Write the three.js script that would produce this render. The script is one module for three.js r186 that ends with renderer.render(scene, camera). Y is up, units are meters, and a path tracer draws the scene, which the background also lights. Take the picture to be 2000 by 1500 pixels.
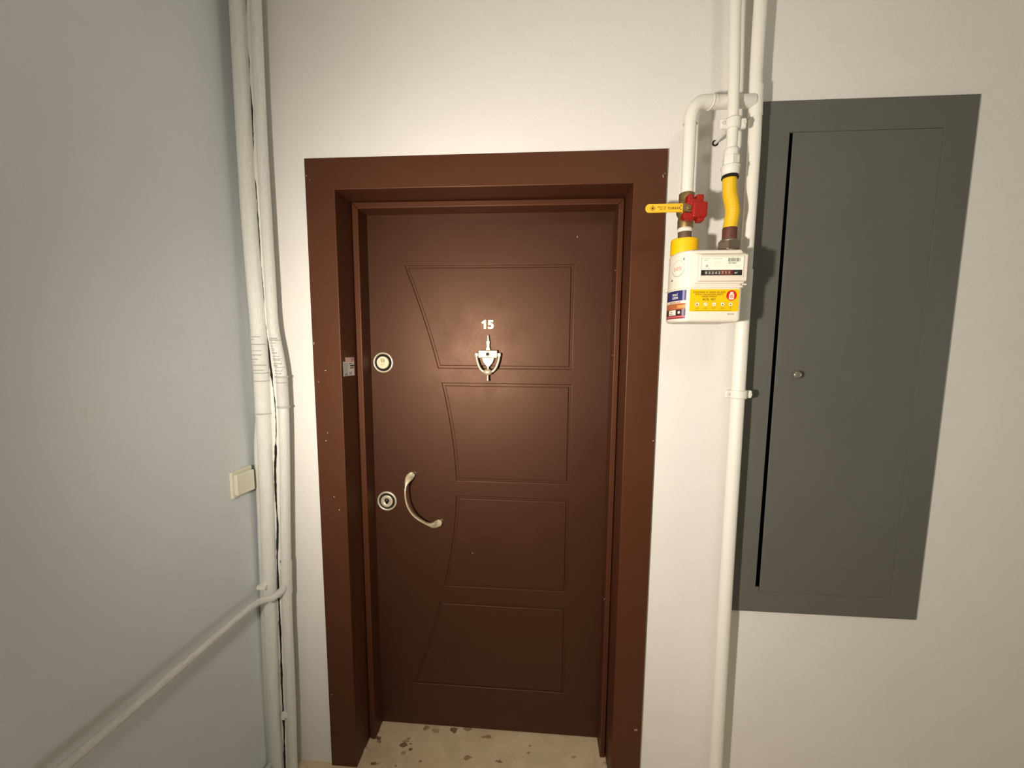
import * as THREE from 'three';
import { RoundedBoxGeometry } from 'three/addons/geometries/RoundedBoxGeometry.js';
import { mergeGeometries } from 'three/addons/utils/BufferGeometryUtils.js';
import { RectAreaLightUniformsLib } from 'three/addons/lights/RectAreaLightUniformsLib.js';
import { FontLoader } from 'three/addons/loaders/FontLoader.js';
import { TextGeometry } from 'three/addons/geometries/TextGeometry.js';

// ------------------------------------------------------------------ camera, light, exposure
const scene = new THREE.Scene();
scene.background = new THREE.Color(0x000000);
const camera = new THREE.PerspectiveCamera(90, 2000 / 1500, 0.02, 30);
camera.position.set(0.7348, 1.5362, 1.2056);
camera.rotation.order = 'YXZ';
camera.rotation.set(-0.1029, 0.0696, 0.0070);
const renderer = new THREE.WebGLRenderer({ antialias: true });
renderer.toneMapping = THREE.LinearToneMapping;
renderer.toneMappingExposure = 1.0;
renderer.shadowMap.enabled = true;
RectAreaLightUniformsLib.init();
const ROOM_FRONT = 3.4;                                                       // unseen wall behind the camera, set back for less bounce
// unseen warm source left of the camera, out of view, drawn as a lamp on an arm: wide soft beam on the door
const LAMP = { x: 0.28, y: 1.47, z: 1.235 };
const LAMP_COLOR = new THREE.Color().setRGB(1.0, 0.9, 0.79);
const unseenLampLight = new THREE.SpotLight(LAMP_COLOR, 10.8, 0, 1.3, 1, 2);
unseenLampLight.position.set(LAMP.x, LAMP.y, LAMP.z); unseenLampLight.target.position.set(1.12, 1.38, -0.01);
unseenLampLight.shadow.radius = 2; scene.add(unseenLampLight, unseenLampLight.target);
// unseen cooler lamp under the ceiling, out of view, lights the wall from upper right
const GLOBE = { x: 1.15, y: 2.6, z: 1.6 };
const GLOBE_COLOR = new THREE.Color().setRGB(1.0, 0.985, 0.9);
const unseenGlobeLight = new THREE.PointLight(GLOBE_COLOR, 0.6, 0, 2);
unseenGlobeLight.position.set(GLOBE.x, GLOBE.y, GLOBE.z); unseenGlobeLight.shadow.radius = 4; scene.add(unseenGlobeLight);
// unseen low source on the right, drawn as a frosted window to light the left wall
const WIN = { z: 0.85, y: 1.15, w: 1.1, h: 1.2, x: 5.0 };
const DAY_COLOR = new THREE.Color().setRGB(0.93, 1.0, 0.93);
const unseenWindowLight = new THREE.RectAreaLight(DAY_COLOR, 2.3, WIN.w, WIN.h);
unseenWindowLight.position.set(WIN.x - 0.02, WIN.y, WIN.z); unseenWindowLight.lookAt(-1, WIN.y, WIN.z);
scene.add(unseenWindowLight);

// ------------------------------------------------------------------ helpers
let seed = 7;
const rnd = () => { seed = (seed * 1664525 + 1013904223) % 4294967296; return seed / 4294967296; };
const rr = (a, b) => a + (b - a) * rnd();
const used = {};
function numbered(name) {
  if (!(name in used)) { used[name] = 0; return name; }
  used[name] += 1; return name + '_' + String(used[name]).padStart(3, '0');
}
function shade(o) { o.traverse((m) => { if (m.isMesh) { m.castShadow = true; m.receiveShadow = true; } }); return o; }
function struct(name, geo, mat) {
  const m = geo ? new THREE.Mesh(geo, mat) : new THREE.Group();
  m.name = name; m.userData.kind = 'structure'; scene.add(m); return m;
}
function thing(name, label, category, [x, y, z] = [0, 0, 0], group) {
  const g = new THREE.Group(); g.name = numbered(name); g.position.set(x, y, z);
  g.userData = { label, category }; if (group) g.userData.group = group;
  scene.add(g); return g;
}
// a part; its geometry is given in world coordinates and shifted to its parent's origin
function part(parent, name, geo, mat, label) {
  const g = geo.clone();
  let x = 0, y = 0, z = 0;
  for (let p = parent; p && p !== scene; p = p.parent) { x += p.position.x; y += p.position.y; z += p.position.z; }
  g.translate(-x, -y, -z);
  const m = new THREE.Mesh(g, mat); m.name = name; if (label) m.userData.label = label;
  parent.add(m); return m;
}
const V2 = (x, y) => new THREE.Vector2(x, y), V3 = (x, y, z) => new THREE.Vector3(x, y, z);
const merge = (list) => mergeGeometries(list.map((g) => {
  const n = g.index ? g.toNonIndexed() : g.clone();
  for (const k of Object.keys(n.attributes)) if (!['position', 'normal', 'uv'].includes(k)) n.deleteAttribute(k);
  return n;
}));
function box(x0, x1, y0, y1, z0, z1, r = 0.002, seg = 2) {
  const g = r > 0 ? new RoundedBoxGeometry(x1 - x0, y1 - y0, z1 - z0, seg, r) : new THREE.BoxGeometry(x1 - x0, y1 - y0, z1 - z0);
  g.translate((x0 + x1) / 2, (y0 + y1) / 2, (z0 + z1) / 2); metricUV(g); return g;
}
// box-projected uv in metres
function metricUV(g) {
  const p = g.attributes.position, n = g.attributes.normal, uv = new Float32Array(p.count * 2);
  for (let i = 0; i < p.count; i++) {
    const ax = Math.abs(n.getX(i)), ay = Math.abs(n.getY(i)), az = Math.abs(n.getZ(i));
    if (az >= ax && az >= ay) { uv[2 * i] = p.getX(i); uv[2 * i + 1] = p.getY(i); }
    else if (ay >= ax) { uv[2 * i] = p.getX(i); uv[2 * i + 1] = p.getZ(i); }
    else { uv[2 * i] = p.getZ(i); uv[2 * i + 1] = p.getY(i); }
  }
  g.setAttribute('uv', new THREE.BufferAttribute(uv, 2)); return g;
}
// extrude a polygon (list of [x, y], optional holes) from z0 to z1, bevelled, outer size kept
function slab(pts, z0, z1, bevel = 0.002, holes = [], bseg = 2) {
  const s = new THREE.Shape(pts.map((q) => V2(q[0], q[1])));
  for (const h of holes) s.holes.push(new THREE.Path(h.map((q) => V2(q[0], q[1]))));
  const b = Math.min(bevel, (z1 - z0) / 2.01);
  const g = new THREE.ExtrudeGeometry(s, { depth: z1 - z0 - 2 * b, bevelEnabled: b > 0, bevelSize: b, bevelThickness: b, bevelOffset: -b, bevelSegments: bseg, curveSegments: 24 });
  g.translate(0, 0, z0 + b); metricUV(g); return g;
}
const circle = (cx, cy, rx, ry = rx, n = 40, a0 = 0, a1 = Math.PI * 2) => Array.from({ length: n }, (_, i) => { const a = a0 + (a1 - a0) * i / n; return [cx + rx * Math.cos(a), cy + ry * Math.sin(a)]; });
// turned profile [[radius, height], ...] about a vertical axis
function lathe(profile, x, z, seg = 40) {
  const g = new THREE.LatheGeometry(profile.map((q) => V2(Math.max(q[0], 1e-5), q[1])), seg); g.translate(x, 0, z); return g;
}
// turned profile [[radius, depth], ...] about an axis that points at the viewer's side (+z)
function turned(profile, x, y, z, seg = 40) {
  const g = new THREE.LatheGeometry(profile.map((q) => V2(Math.max(q[0], 1e-5), q[1])), seg);
  g.rotateX(Math.PI / 2); g.translate(x, y, z); return g;
}
function tube(points, r, seg = 120, rad = 20, tension = 0.5) {
  const c = new THREE.CatmullRomCurve3(points.map((p) => V3(...p)), false, 'catmullrom', tension);
  return new THREE.TubeGeometry(c, seg, r, rad, false);
}
function hexNut(x, y0, y1, z, r, turn = 0.2) {
  const pts = Array.from({ length: 6 }, (_, i) => [r * Math.cos(turn + i * Math.PI / 3), r * Math.sin(turn + i * Math.PI / 3)]);
  const g = slab(pts, y0, y1, 0.0025); g.rotateX(-Math.PI / 2); g.translate(x, 0, z); return g;
}
// smooth value noise on a grid that wraps
function noiseField(n, cells, s0) {
  const save = seed; seed = s0; const grid = Float32Array.from({ length: cells * cells }, () => rnd()); seed = save;
  const out = new Float32Array(n * n), sm = (t) => t * t * (3 - 2 * t);
  for (let y = 0; y < n; y++) for (let x = 0; x < n; x++) {
    const u = x / n * cells, v = y / n * cells, i = Math.floor(u), j = Math.floor(v), a = sm(u - i), b = sm(v - j);
    const g = (p, q) => grid[(q % cells) * cells + (p % cells)];
    out[y * n + x] = (g(i, j) * (1 - a) + g(i + 1, j) * a) * (1 - b) + (g(i, j + 1) * (1 - a) + g(i + 1, j + 1) * a) * b;
  }
  return out;
}
function fbm(n, layers) {
  const out = new Float32Array(n * n); let sum = 0;
  for (const [cells, w, s] of layers) { const f = noiseField(n, cells, s); for (let i = 0; i < out.length; i++) out[i] += f[i] * w; sum += w; }
  for (let i = 0; i < out.length; i++) out[i] /= sum;
  return out;
}
function dataTex(n, fn, srgb, metres) {
  const d = new Uint8Array(n * n * 4);
  for (let i = 0; i < n * n; i++) { const c = fn(i); d[4 * i] = c[0]; d[4 * i + 1] = c[1]; d[4 * i + 2] = c[2]; d[4 * i + 3] = 255; }
  const t = new THREE.DataTexture(d, n, n); t.wrapS = t.wrapT = THREE.RepeatWrapping; t.magFilter = THREE.LinearFilter; t.minFilter = THREE.LinearMipmapLinearFilter; t.generateMipmaps = true;
  if (srgb) t.colorSpace = THREE.SRGBColorSpace; t.repeat.set(1 / metres, 1 / metres); t.needsUpdate = true; return t;
}
function canvasTex(w, h, draw) {
  const c = document.createElement('canvas'); c.width = w; c.height = h; draw(c.getContext('2d'), w, h);
  const t = new THREE.CanvasTexture(c); t.colorSpace = THREE.SRGBColorSpace; t.anisotropy = 8; return t;
}

// ------------------------------------------------------------------ materials
const N = 512;
const rollerNoise = fbm(N, [[180, 1, 11], [90, 0.8, 12], [30, 0.5, 13], [9, 0.6, 14]]);
const rollerBump = dataTex(N, (i) => { const v = rollerNoise[i] * 255; return [v, v, v]; }, false, 0.5);
const cloud = fbm(N, [[4, 1, 21], [9, 0.7, 22], [23, 0.4, 23], [60, 0.2, 24]]);
const tint = (r, g, b, amount, metres) => dataTex(N, (i) => { const k = 1 + (cloud[i] - 0.5) * amount; return [Math.min(255, r * k), Math.min(255, g * k), Math.min(255, b * k)]; }, true, metres);
const wallPaint = new THREE.MeshStandardMaterial({ map: tint(231, 228, 222, 0.035, 1.7), roughness: 0.62, bumpMap: rollerBump, bumpScale: 0.0006 });
const greyPaint = new THREE.MeshStandardMaterial({ map: tint(223, 227, 228, 0.045, 1.9), roughness: 0.5, bumpMap: rollerBump, bumpScale: 0.0006 });
const ceilingPaint = new THREE.MeshStandardMaterial({ color: 0xd8d4ca, roughness: 0.9 });
const pipePaint = new THREE.MeshStandardMaterial({ color: 0xe9e6dc, roughness: 0.42, bumpMap: rollerBump, bumpScale: 0.0004 });
const cornerPaint = new THREE.MeshStandardMaterial({ map: tint(236, 235, 227, 0.06, 0.6), roughness: 0.45, bumpMap: rollerBump, bumpScale: 0.0016 });
const crackShade = new THREE.MeshStandardMaterial({ color: 0x1c1712, roughness: 1 });
const scuff = fbm(N, [[6, 1, 31], [20, 0.6, 32], [120, 0.35, 33]]);
const scuffRough = (lo, hi) => dataTex(N, (i) => { const v = 255 * (lo + (hi - lo) * scuff[i]); return [v, v, v]; }, false, 0.8);
const brownSteel = new THREE.MeshPhysicalMaterial({ color: new THREE.Color().setRGB(0.040, 0.0145, 0.0075), specularColor: new THREE.Color(1, 0.6, 0.42), ior: 1.52, roughness: 1, roughnessMap: scuffRough(0.42, 0.56) });
const brownFrame = new THREE.MeshPhysicalMaterial({ color: new THREE.Color().setRGB(0.066, 0.021, 0.009), specularColor: new THREE.Color(1, 0.62, 0.45), ior: 1.5, roughness: 1, roughnessMap: scuffRough(0.42, 0.58) });
const chipMat = new THREE.MeshStandardMaterial({ color: 0xcfc4b4, roughness: 0.8 });
const cabinetPaint = new THREE.MeshStandardMaterial({ map: tint(98, 97, 91, 0.05, 0.9), roughness: 0.55, bumpMap: rollerBump, bumpScale: 0.0004 });
const darkInside = new THREE.MeshStandardMaterial({ color: 0x141311, roughness: 0.95 });  // near black, so the cabinet door gap takes its shade from the colour
const satin = new THREE.MeshStandardMaterial({ color: 0xdccfae, metalness: 0.6, roughness: 0.36 });
const satinSoft = new THREE.MeshStandardMaterial({ color: 0xd6cbb2, metalness: 0.6, roughness: 0.42 });
const darkRing = new THREE.MeshStandardMaterial({ color: 0x150f07, roughness: 0.95 });
const glassDark = new THREE.MeshPhysicalMaterial({ color: 0x3a352c, roughness: 0.08, clearcoat: 1 });
const meterPaint = new THREE.MeshStandardMaterial({ color: 0xe9e2d2, roughness: 0.45 });
const meterPlastic = new THREE.MeshStandardMaterial({ color: 0xe6dccd, roughness: 0.4 });
const yellowPlastic = new THREE.MeshStandardMaterial({ color: 0xf2bf05, roughness: 0.38 });
const yellowHose = new THREE.MeshStandardMaterial({ color: 0xe8bb1c, roughness: 0.5 });
const redPlastic = new THREE.MeshStandardMaterial({ color: 0x981a10, roughness: 0.35 });
const brass = new THREE.MeshStandardMaterial({ color: 0x8a7449, metalness: 0.7, roughness: 0.5 });
const rustySteel = new THREE.MeshStandardMaterial({ map: tint(112, 92, 70, 0.8, 0.05), metalness: 0.4, roughness: 0.6 });
const brownNipple = new THREE.MeshStandardMaterial({ map: tint(96, 52, 40, 0.4, 0.05), roughness: 0.6 });
const nickel = new THREE.MeshStandardMaterial({ color: 0xa39686, metalness: 0.9, roughness: 0.36 });
const teflon = new THREE.MeshStandardMaterial({ color: 0xe4ded0, roughness: 0.9 });
const switchPlastic = new THREE.MeshStandardMaterial({ color: 0xe2deca, roughness: 0.4 });
// beige fossil limestone
const stoneTex = canvasTex(2048, 2048, (c, w) => {
  const save = seed; seed = 99;
  c.fillStyle = '#d2bb9a'; c.fillRect(0, 0, w, w);
  for (let i = 0; i < 900; i++) { c.fillStyle = ['rgba(205,182,150,.10)', 'rgba(170,146,116,.10)', 'rgba(150,128,100,.07)'][i % 3]; c.beginPath(); c.ellipse(rnd() * w, rnd() * w, rr(20, 130), rr(15, 80), rr(0, 3), 0, 7); c.fill(); }
  for (let i = 0; i < 230; i++) {
    const x = rnd() * w, y = rnd() * w, s = rr(8, 46) , a = rr(0, 6.3);
    c.fillStyle = ['rgba(104,78,52,.8)', 'rgba(136,106,76,.75)', 'rgba(156,128,98,.7)'][i % 3];
    c.beginPath();
    for (let k = 0; k < 9; k++) { const t = a + k / 9 * 6.283, q = s * rr(0.45, 1.1), e = 0.55; c.lineTo(x + q * Math.cos(t), y + q * e * Math.sin(t)); }
    c.closePath(); c.fill();
  }
  for (let i = 0; i < 120; i++) { c.strokeStyle = 'rgba(150,120,88,.55)'; c.lineWidth = rr(1.5, 4); const x = rnd() * w, y = rnd() * w; c.beginPath(); c.arc(x, y, rr(8, 26), rr(0, 3), rr(3.2, 5)); c.stroke(); }
  seed = save;
});
stoneTex.wrapS = stoneTex.wrapT = THREE.RepeatWrapping; stoneTex.repeat.set(1 / 1.1, 1 / 1.1);
const stone = new THREE.MeshPhysicalMaterial({ map: stoneTex, roughness: 0.38 });

// ------------------------------------------------------------------ room shell
const XL = -0.205, XR = WIN.x, ZB = -0.01, ZF = ROOM_FRONT, H = 2.78;
const IL = 0.0947, IR = 1.0041, IT = 2.0096, CW = 1.1, CT = 2.1043;          // door casing: inner left, inner right, inner top, outer width, outer top
const CAB = { x0: 1.353, x1: 1.924, y0: 0.6861, y1: 2.2232 };
{
  const outer = [[XL - 0.2, -0.2], [XR + 0.2, -0.2], [XR + 0.2, H + 0.2], [XL - 0.2, H + 0.2]];
  const doorHole = [[IL - 0.03, -0.1], [IL - 0.03, IT + 0.03], [IR + 0.03, IT + 0.03], [IR + 0.03, -0.1]];
  const cabHole = [[CAB.x0 + 0.03, CAB.y0 + 0.03], [CAB.x0 + 0.03, CAB.y1 - 0.03], [CAB.x1 - 0.03, CAB.y1 - 0.03], [CAB.x1 - 0.03, CAB.y0 + 0.03]];
  struct('wall_back', slab(outer, ZB - 0.32, ZB, 0, [doorHole, cabHole]), wallPaint);
  const leftWall = struct('wall_left', box(XL - 0.2, XL, -0.2, H + 0.2, ZB, ZF + 0.2, 0), greyPaint);
  // the unseen right wall, set far off for even window light, is drawn in (z, y) and turned upright
  const w = WIN, wz0 = -(w.z + w.w / 2), wz1 = -(w.z - w.w / 2), wy0 = w.y - w.h / 2, wy1 = w.y + w.h / 2;
  const upright = (g) => { g.rotateY(Math.PI / 2); return g; };                     // (a, b, depth) -> (depth, b, -a)
  struct('unseen_wall_right', upright(slab([[-(ZF + 0.2), -0.2], [-ZB, -0.2], [-ZB, H + 0.2], [-(ZF + 0.2), H + 0.2]], XR, XR + 0.2, 0, [[[wz0, wy0], [wz0, wy1], [wz1, wy1], [wz1, wy0]]])), wallPaint);
  struct('unseen_wall_front', slab(outer, ZF, ZF + 0.2, 0), wallPaint);
  struct('floor', box(XL - 0.2, XR + 0.2, -0.2, 0, ZB - 0.32, ZF + 0.2, 0), stone);
  const crumb = (x, z, k) => { const g = new THREE.IcosahedronGeometry(0.008 * k, 1), p = g.attributes.position; for (let i = 0; i < p.count; i++) p.setXYZ(i, p.getX(i) * 1.2, p.getY(i) * 0.8 + 0.002, p.getZ(i) * 1.5); g.translate(x, 0, z); g.computeVertexNormals(); return g; };
  const mortarMat = new THREE.MeshStandardMaterial({ color: 0xb8a78d, roughness: 0.95 }), fl = scene.children.find((o) => o.name === 'floor');
  for (const [x, z, k] of [[0.998, -0.072, 1], [1.001, -0.05, 0.8], [0.103, -0.094, 0.9], [0.098, -0.06, 0.8]]) part(fl, 'mortar_crumb', crumb(x, z, k), mortarMat);
  struct('ceiling', box(XL - 0.2, XR + 0.2, H, H + 0.2, ZB - 0.3, ZF + 0.2, 0), ceilingPaint);
  // unseen window, out of view: frame, mullion and glowing frosted panes that light the left wall
  const win = struct('unseen_window_1');
  const frameMat = new THREE.MeshStandardMaterial({ color: 0xe8e6e0, roughness: 0.5 });
  const hole = [[wz0, wy0], [wz0, wy1], [wz1, wy1], [wz1, wy0]], inner = hole.map(([a, y]) => [a + Math.sign(-w.z - a) * 0.03, y + Math.sign(w.y - y) * 0.03]);
  part(win, 'window_frame', upright(slab(hole, XR + 0.005, XR + 0.06, 0.003, [inner])), frameMat);
  part(win, 'mullion', upright(slab([[-w.z - 0.014, wy0 + 0.03], [-w.z + 0.014, wy0 + 0.03], [-w.z + 0.014, wy1 - 0.03], [-w.z - 0.014, wy1 - 0.03]], XR + 0.01, XR + 0.055, 0.003)), frameMat);
  const lit = new THREE.MeshStandardMaterial({ color: 0xdddddd, emissive: DAY_COLOR, emissiveIntensity: 1.0, roughness: 0.8 });
  for (const q of [-1, 1]) part(win, 'window_pane', box(XR + 0.028, XR + 0.034, wy0 + 0.03, wy1 - 0.03, w.z + (q < 0 ? -w.w / 2 + 0.03 : 0.014), w.z + (q < 0 ? -0.014 : w.w / 2 - 0.03), 0), lit);
  // faint old scuff streaks on the grey wall
  const sc = new THREE.MeshStandardMaterial({ color: 0xdedccf, roughness: 0.7 });
  const streaks = [[0.48, 1.37, 0.03, 0.0016], [0.487, 1.38, 0.022, 0.001], [0.452, 1.385, 0.016, 0.001]].map(([z, y, h, t]) => box(XL, XL + 0.0003, y, y + h, z, z + t, 0));
  const m = part(leftWall, 'scuff_mark', merge(streaks), sc, 'pale scuff streaks');
}

// ------------------------------------------------------------------ unseen lamps (all behind the camera)
{
  const metal = new THREE.MeshStandardMaterial({ color: 0xd8d4ca, metalness: 0.4, roughness: 0.4 });
  const t = thing('unseen_side_lamp', 'unseen lamp out of view on the left, drawn with a swing arm and round head', 'lamp', [XL, 1.6, LAMP.z + 0.05]);
  part(t, 'wall_plate', box(XL, XL + 0.012, 1.53, 1.67, LAMP.z + 0.02, LAMP.z + 0.08, 0.004), metal);
  part(t, 'arm', tube([[XL + 0.01, 1.6, LAMP.z + 0.05], [XL + 0.18, 1.6, LAMP.z + 0.07], [LAMP.x - 0.03, 1.56, LAMP.z + 0.085], [LAMP.x - 0.01, 1.47, LAMP.z + 0.075]], 0.007, 40, 12), metal);
  part(t, 'lamp_head', turned([[0.046, -0.012], [0.05, -0.012], [0.05, 0.0], [0.04, 0.045], [0.012, 0.062], [1e-5, 0.063]].map(([r, d]) => [r, d]), LAMP.x, LAMP.y, LAMP.z + 0.02), metal);
  const glow = new THREE.MeshStandardMaterial({ color: 0xffffff, emissive: LAMP_COLOR, emissiveIntensity: 2, roughness: 0.7 });
  const disc = new THREE.CylinderGeometry(0.044, 0.044, 0.004, 36); disc.rotateX(Math.PI / 2); disc.translate(LAMP.x, LAMP.y, LAMP.z + 0.014);
  part(t, 'diffuser', disc, glow);
  const c = thing('unseen_ceiling_lamp', 'unseen lamp out of view under the ceiling, drawn as a round opal globe', 'lamp', [GLOBE.x, H, GLOBE.z]);
  part(c, 'base', lathe([[1e-5, H], [0.07, H], [0.07, H - 0.02], [0.04, H - 0.035], [0.04, H - 0.06]].reverse(), GLOBE.x, GLOBE.z), metal);
  const g = new THREE.SphereGeometry(0.125, 32, 24); g.translate(GLOBE.x, GLOBE.y, GLOBE.z);
  part(c, 'globe', g, new THREE.MeshStandardMaterial({ color: 0xffffff, emissive: GLOBE_COLOR, emissiveIntensity: 0.8, roughness: 0.4 }));
}

// ------------------------------------------------------------------ entrance door
const font = await new FontLoader().loadAsync('fonts/droid/droid_sans_bold.typeface.json');
const LZ = -0.17;                                                              // front face of the leaf
const door = struct('door_1');
door.userData.label = 'dark brown steel apartment door numbered 15 in its brown casing'; 
{
  const t = 0.012, z0 = ZB;
  const cl = part(door, 'casing', slab([[0, 0], [IL, 0], [IL, IT], [IR, IT], [IR, 0], [CW, 0], [CW, CT], [0, CT]], z0, 0.001, 0.0022), brownFrame), cr = cl;
  const chip = (pts) => merge(pts.map(([x, y, a, b, tilt]) => { const g = slab(circle(0, 0, a, b, 7).map(([p, q]) => [p * rr(0.7, 1.2), q * rr(0.7, 1.2)]), 0, 0.0004, 0); g.rotateZ(tilt); g.translate(x, y, 0.001); return g; }));
  part(cl, 'paint_chip', chip([[0.0062, 2.052, 0.0018, 0.0012, 0.3], [0.0165, 2.04, 0.001, 0.001, 0], [0.0412, 1.447, 0.004, 0.0009, 0.1], [0.0385, 1.24, 0.0016, 0.0014, 0], [0.0325, 1.213, 0.0022, 0.0014, 0.6], [0.016, 1.41, 0.0009, 0.002, 0.2], [0.052, 1.02, 0.0012, 0.003, 0], [0.068, 0.975, 0.001, 0.003, 0.2], [0.0055, 1.535, 0.0012, 0.004, 0], [0.012, 0.285, 0.001, 0.0025, 0]]), chipMat);
  part(cr, 'paint_chip', chip([[1.0885, 2.027, 0.0009, 0.006, 0.25], [1.0935, 2.035, 0.0009, 0.002, 0], [1.0945, 1.239, 0.0018, 0.0015, 0], [1.078, 0.235, 0.0014, 0.004, 0.4], [1.0835, 0.236, 0.0016, 0.005, 0.25]]), chipMat);
  // lining of the reveal
  const lz = -0.1;
  const ll = part(door, 'lining', box(IL - 0.026, IL, 0, IT + 0.02, -0.215, z0 + 0.002, 0.0008), brownFrame);
  part(door, 'lining', box(IR, IR + 0.026, 0, IT + 0.02, -0.215, z0 + 0.002, 0.0008), brownFrame);
  part(door, 'lining', box(IL, IR, IT, IT + 0.026, -0.215, z0 + 0.002, 0.0008), brownFrame);
  // steel jamb: step that the leaf closes against
  const JL = 0.1185, JR = 0.983, JT = 1.987;
  const GL = IL + 0.003, GR = IR - 0.003, GT = JT + (JL - GL);
  part(door, 'jamb', slab([[GL, 0], [JL, 0], [JL, JT], [GL, GT]], -0.2, lz - 0.001, 0.003, [], 3), brownFrame);
  const jr = part(door, 'jamb', slab([[JR, 0], [GR, 0], [GR, JT + (GR - JR)], [JR, JT]], -0.2, lz - 0.001, 0.003, [], 3), brownFrame);
  part(door, 'jamb', slab([[GL, GT], [JL, JT], [JR, JT], [GR, JT + (GR - JR)]], -0.2, lz - 0.001, 0.003, [], 3), brownFrame);
  // leaf: core, pressed face with four openings, four raised panels with a groove around each
  const leaf = new THREE.Group(); leaf.name = 'door_leaf'; door.add(leaf);
  part(leaf, 'leaf_core', box(JL - 0.012, JR + 0.012, 0.004, JT + 0.012, LZ - 0.05, LZ - 0.0045, 0.001), brownSteel);
  const arc = (y) => { const k = (y - 1.0) / 0.8; return 0.4335 - 0.1765 * Math.pow(Math.abs(k), 1.75); };
  const outline = (y0, y1, inset) => {
    const p = [[0.851 - inset, y0 + inset], [0.851 - inset, y1 - inset]];
    for (let i = 0; i <= 10; i++) { const y = y1 - inset + (y0 - y1 + 2 * inset) * i / 10; p.push([arc(y) + inset, y]); }
    return p;
  };
  const rows = [[1.449, 1.813], [1.028, 1.393], [0.606, 0.967], [0.186, 0.54]];
  part(leaf, 'leaf_face', slab([[JL - 0.012, 0.004], [JR + 0.012, 0.004], [JR + 0.012, JT + 0.012], [JL - 0.012, JT + 0.012]], LZ - 0.006, LZ, 0.0028, rows.map(([a, b]) => outline(a, b, 0)), 3), brownSteel);
  for (const [a, b] of rows) part(leaf, 'door_panel', slab(outline(a, b, 0.0085), LZ - 0.006, LZ, 0.0028, [], 3), brownSteel);
  const cp = chip([[0.86, 1.905, 0.0013, 0.003, 0.1], [0.4925, 0.745, 0.0016, 0.0014, 0]]); cp.translate(0, 0, LZ - 0.001);
  part(leaf, 'paint_chip', cp, chipMat);
  // locks
  const lockPic = canvasTex(256, 256, (c) => {
    c.fillStyle = '#d8c9a4'; c.fillRect(0, 0, 256, 256); c.strokeStyle = '#4a3a20'; c.lineWidth = 9;
    c.beginPath(); c.arc(128, 86, 33, 0, 7); c.stroke(); c.beginPath(); c.moveTo(104, 74); c.quadraticCurveTo(124, 102, 138, 84); c.quadraticCurveTo(146, 76, 154, 96); c.stroke();
    c.fillStyle = '#c29c78'; c.font = 'bold 40px sans-serif'; c.textAlign = 'center'; c.fillText('KALE', 128, 178);
  });
  const lockFace = new THREE.MeshStandardMaterial({ map: lockPic, metalness: 0.35, roughness: 0.42 });
  const ringProfile = [[0.03, 0], [0.0385, 0], [0.0385, 0.004], [0.0365, 0.0068], [0.0345, 0.0078], [0.032, 0.0072], [0.031, 0.0045], [0.0305, 0.002]];
  for (const [x, y, top] of [[0.1655, 1.4666, true], [0.1655, 0.9397, false]]) {
    const g = new THREE.Group(); g.name = 'lock_cylinder'; g.position.set(x, y, LZ); leaf.add(g);
    // sub-parts of the lock are placed in the door's frame
    const lift = (geo) => geo;
    const rosette = part(g, 'rosette', turned(ringProfile, x, y, LZ), satinSoft);
    const groove = part(g, 'groove', turned([[0.02, 0], [0.0305, 0], [0.0312, 0.002], [0.02, 0.002]], x, y, LZ), darkRing);
    if (top) {
      const disc = new THREE.CylinderGeometry(0.0222, 0.0228, 0.009, 48); disc.rotateX(Math.PI / 2); disc.translate(x, y, LZ + 0.0045);
      const uv = disc.attributes.uv, p = disc.attributes.position; for (let i = 0; i < uv.count; i++) uv.setXY(i, 0.5 + (p.getX(i) - x) / 0.048, 0.5 + (p.getY(i) - y) / 0.048);
      part(g, 'lock_cover', disc, lockFace);
    } else {
      part(g, 'lock_cover', turned([[1e-5, 0.004], [0.008, 0.0045], [0.0125, 0.0085], [0.0222, 0.0085], [0.0228, 0.006], [0.0228, 0]].reverse(), x, y, LZ), satinSoft);
      const key = slab([...circle(x, y + 0.003, 0.0088, 0.0088, 20, -0.9, Math.PI + 0.9), [x - 0.0036, y - 0.012], [x + 0.0036, y - 0.012]], LZ + 0.004, LZ + 0.0076, 0.0008, [circle(x, y + 0.004, 0.0035, 0.002, 12)]);
      part(g, 'keyhole', key, darkRing);
    }
  }
  // bow pull handle: thin bent blade that widens into a flat pad at each end
  {
    const P = [[0.2755, 1.0490, LZ + 0.006], [0.2655, 1.0455, LZ + 0.012], [0.2575, 1.034, LZ + 0.03], [0.2540, 1.004, LZ + 0.046], [0.2600, 0.955, LZ + 0.052], [0.2815, 0.914, LZ + 0.052], [0.3155, 0.8845, LZ + 0.046], [0.3450, 0.8640, LZ + 0.030], [0.3630, 0.8625, LZ + 0.012], [0.3765, 0.8690, LZ + 0.006]];
    const curve = new THREE.CatmullRomCurve3(P.map((p) => V3(...p)));
    const SEG = 90, RAD = 20, pos = [], idx = [];
    const smooth = (t) => { const u = Math.min(1, Math.max(0, t)); return u * u * (3 - 2 * u); };
    for (let i = 0; i <= SEG; i++) {
      const t = i / SEG, c = curve.getPointAt(t), tan = curve.getTangentAt(t), d = Math.min(t, 1 - t);
      const padW = 1 - smooth((d - 0.07) / 0.16);
      let side = V3(0, 0, 1).cross(tan).normalize(), up = tan.clone().cross(side).normalize();
      let a = 0.0030 + 0.0108 * padW, b = 0.0072 - 0.0022 * padW;                        // half width in the door's plane, half width towards the viewer
      const endCap = Math.sqrt(Math.max(0.02, 1 - Math.pow(Math.max(0, 1 - d / 0.045), 2))); a *= endCap; b *= Math.max(0.6, endCap);
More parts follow.
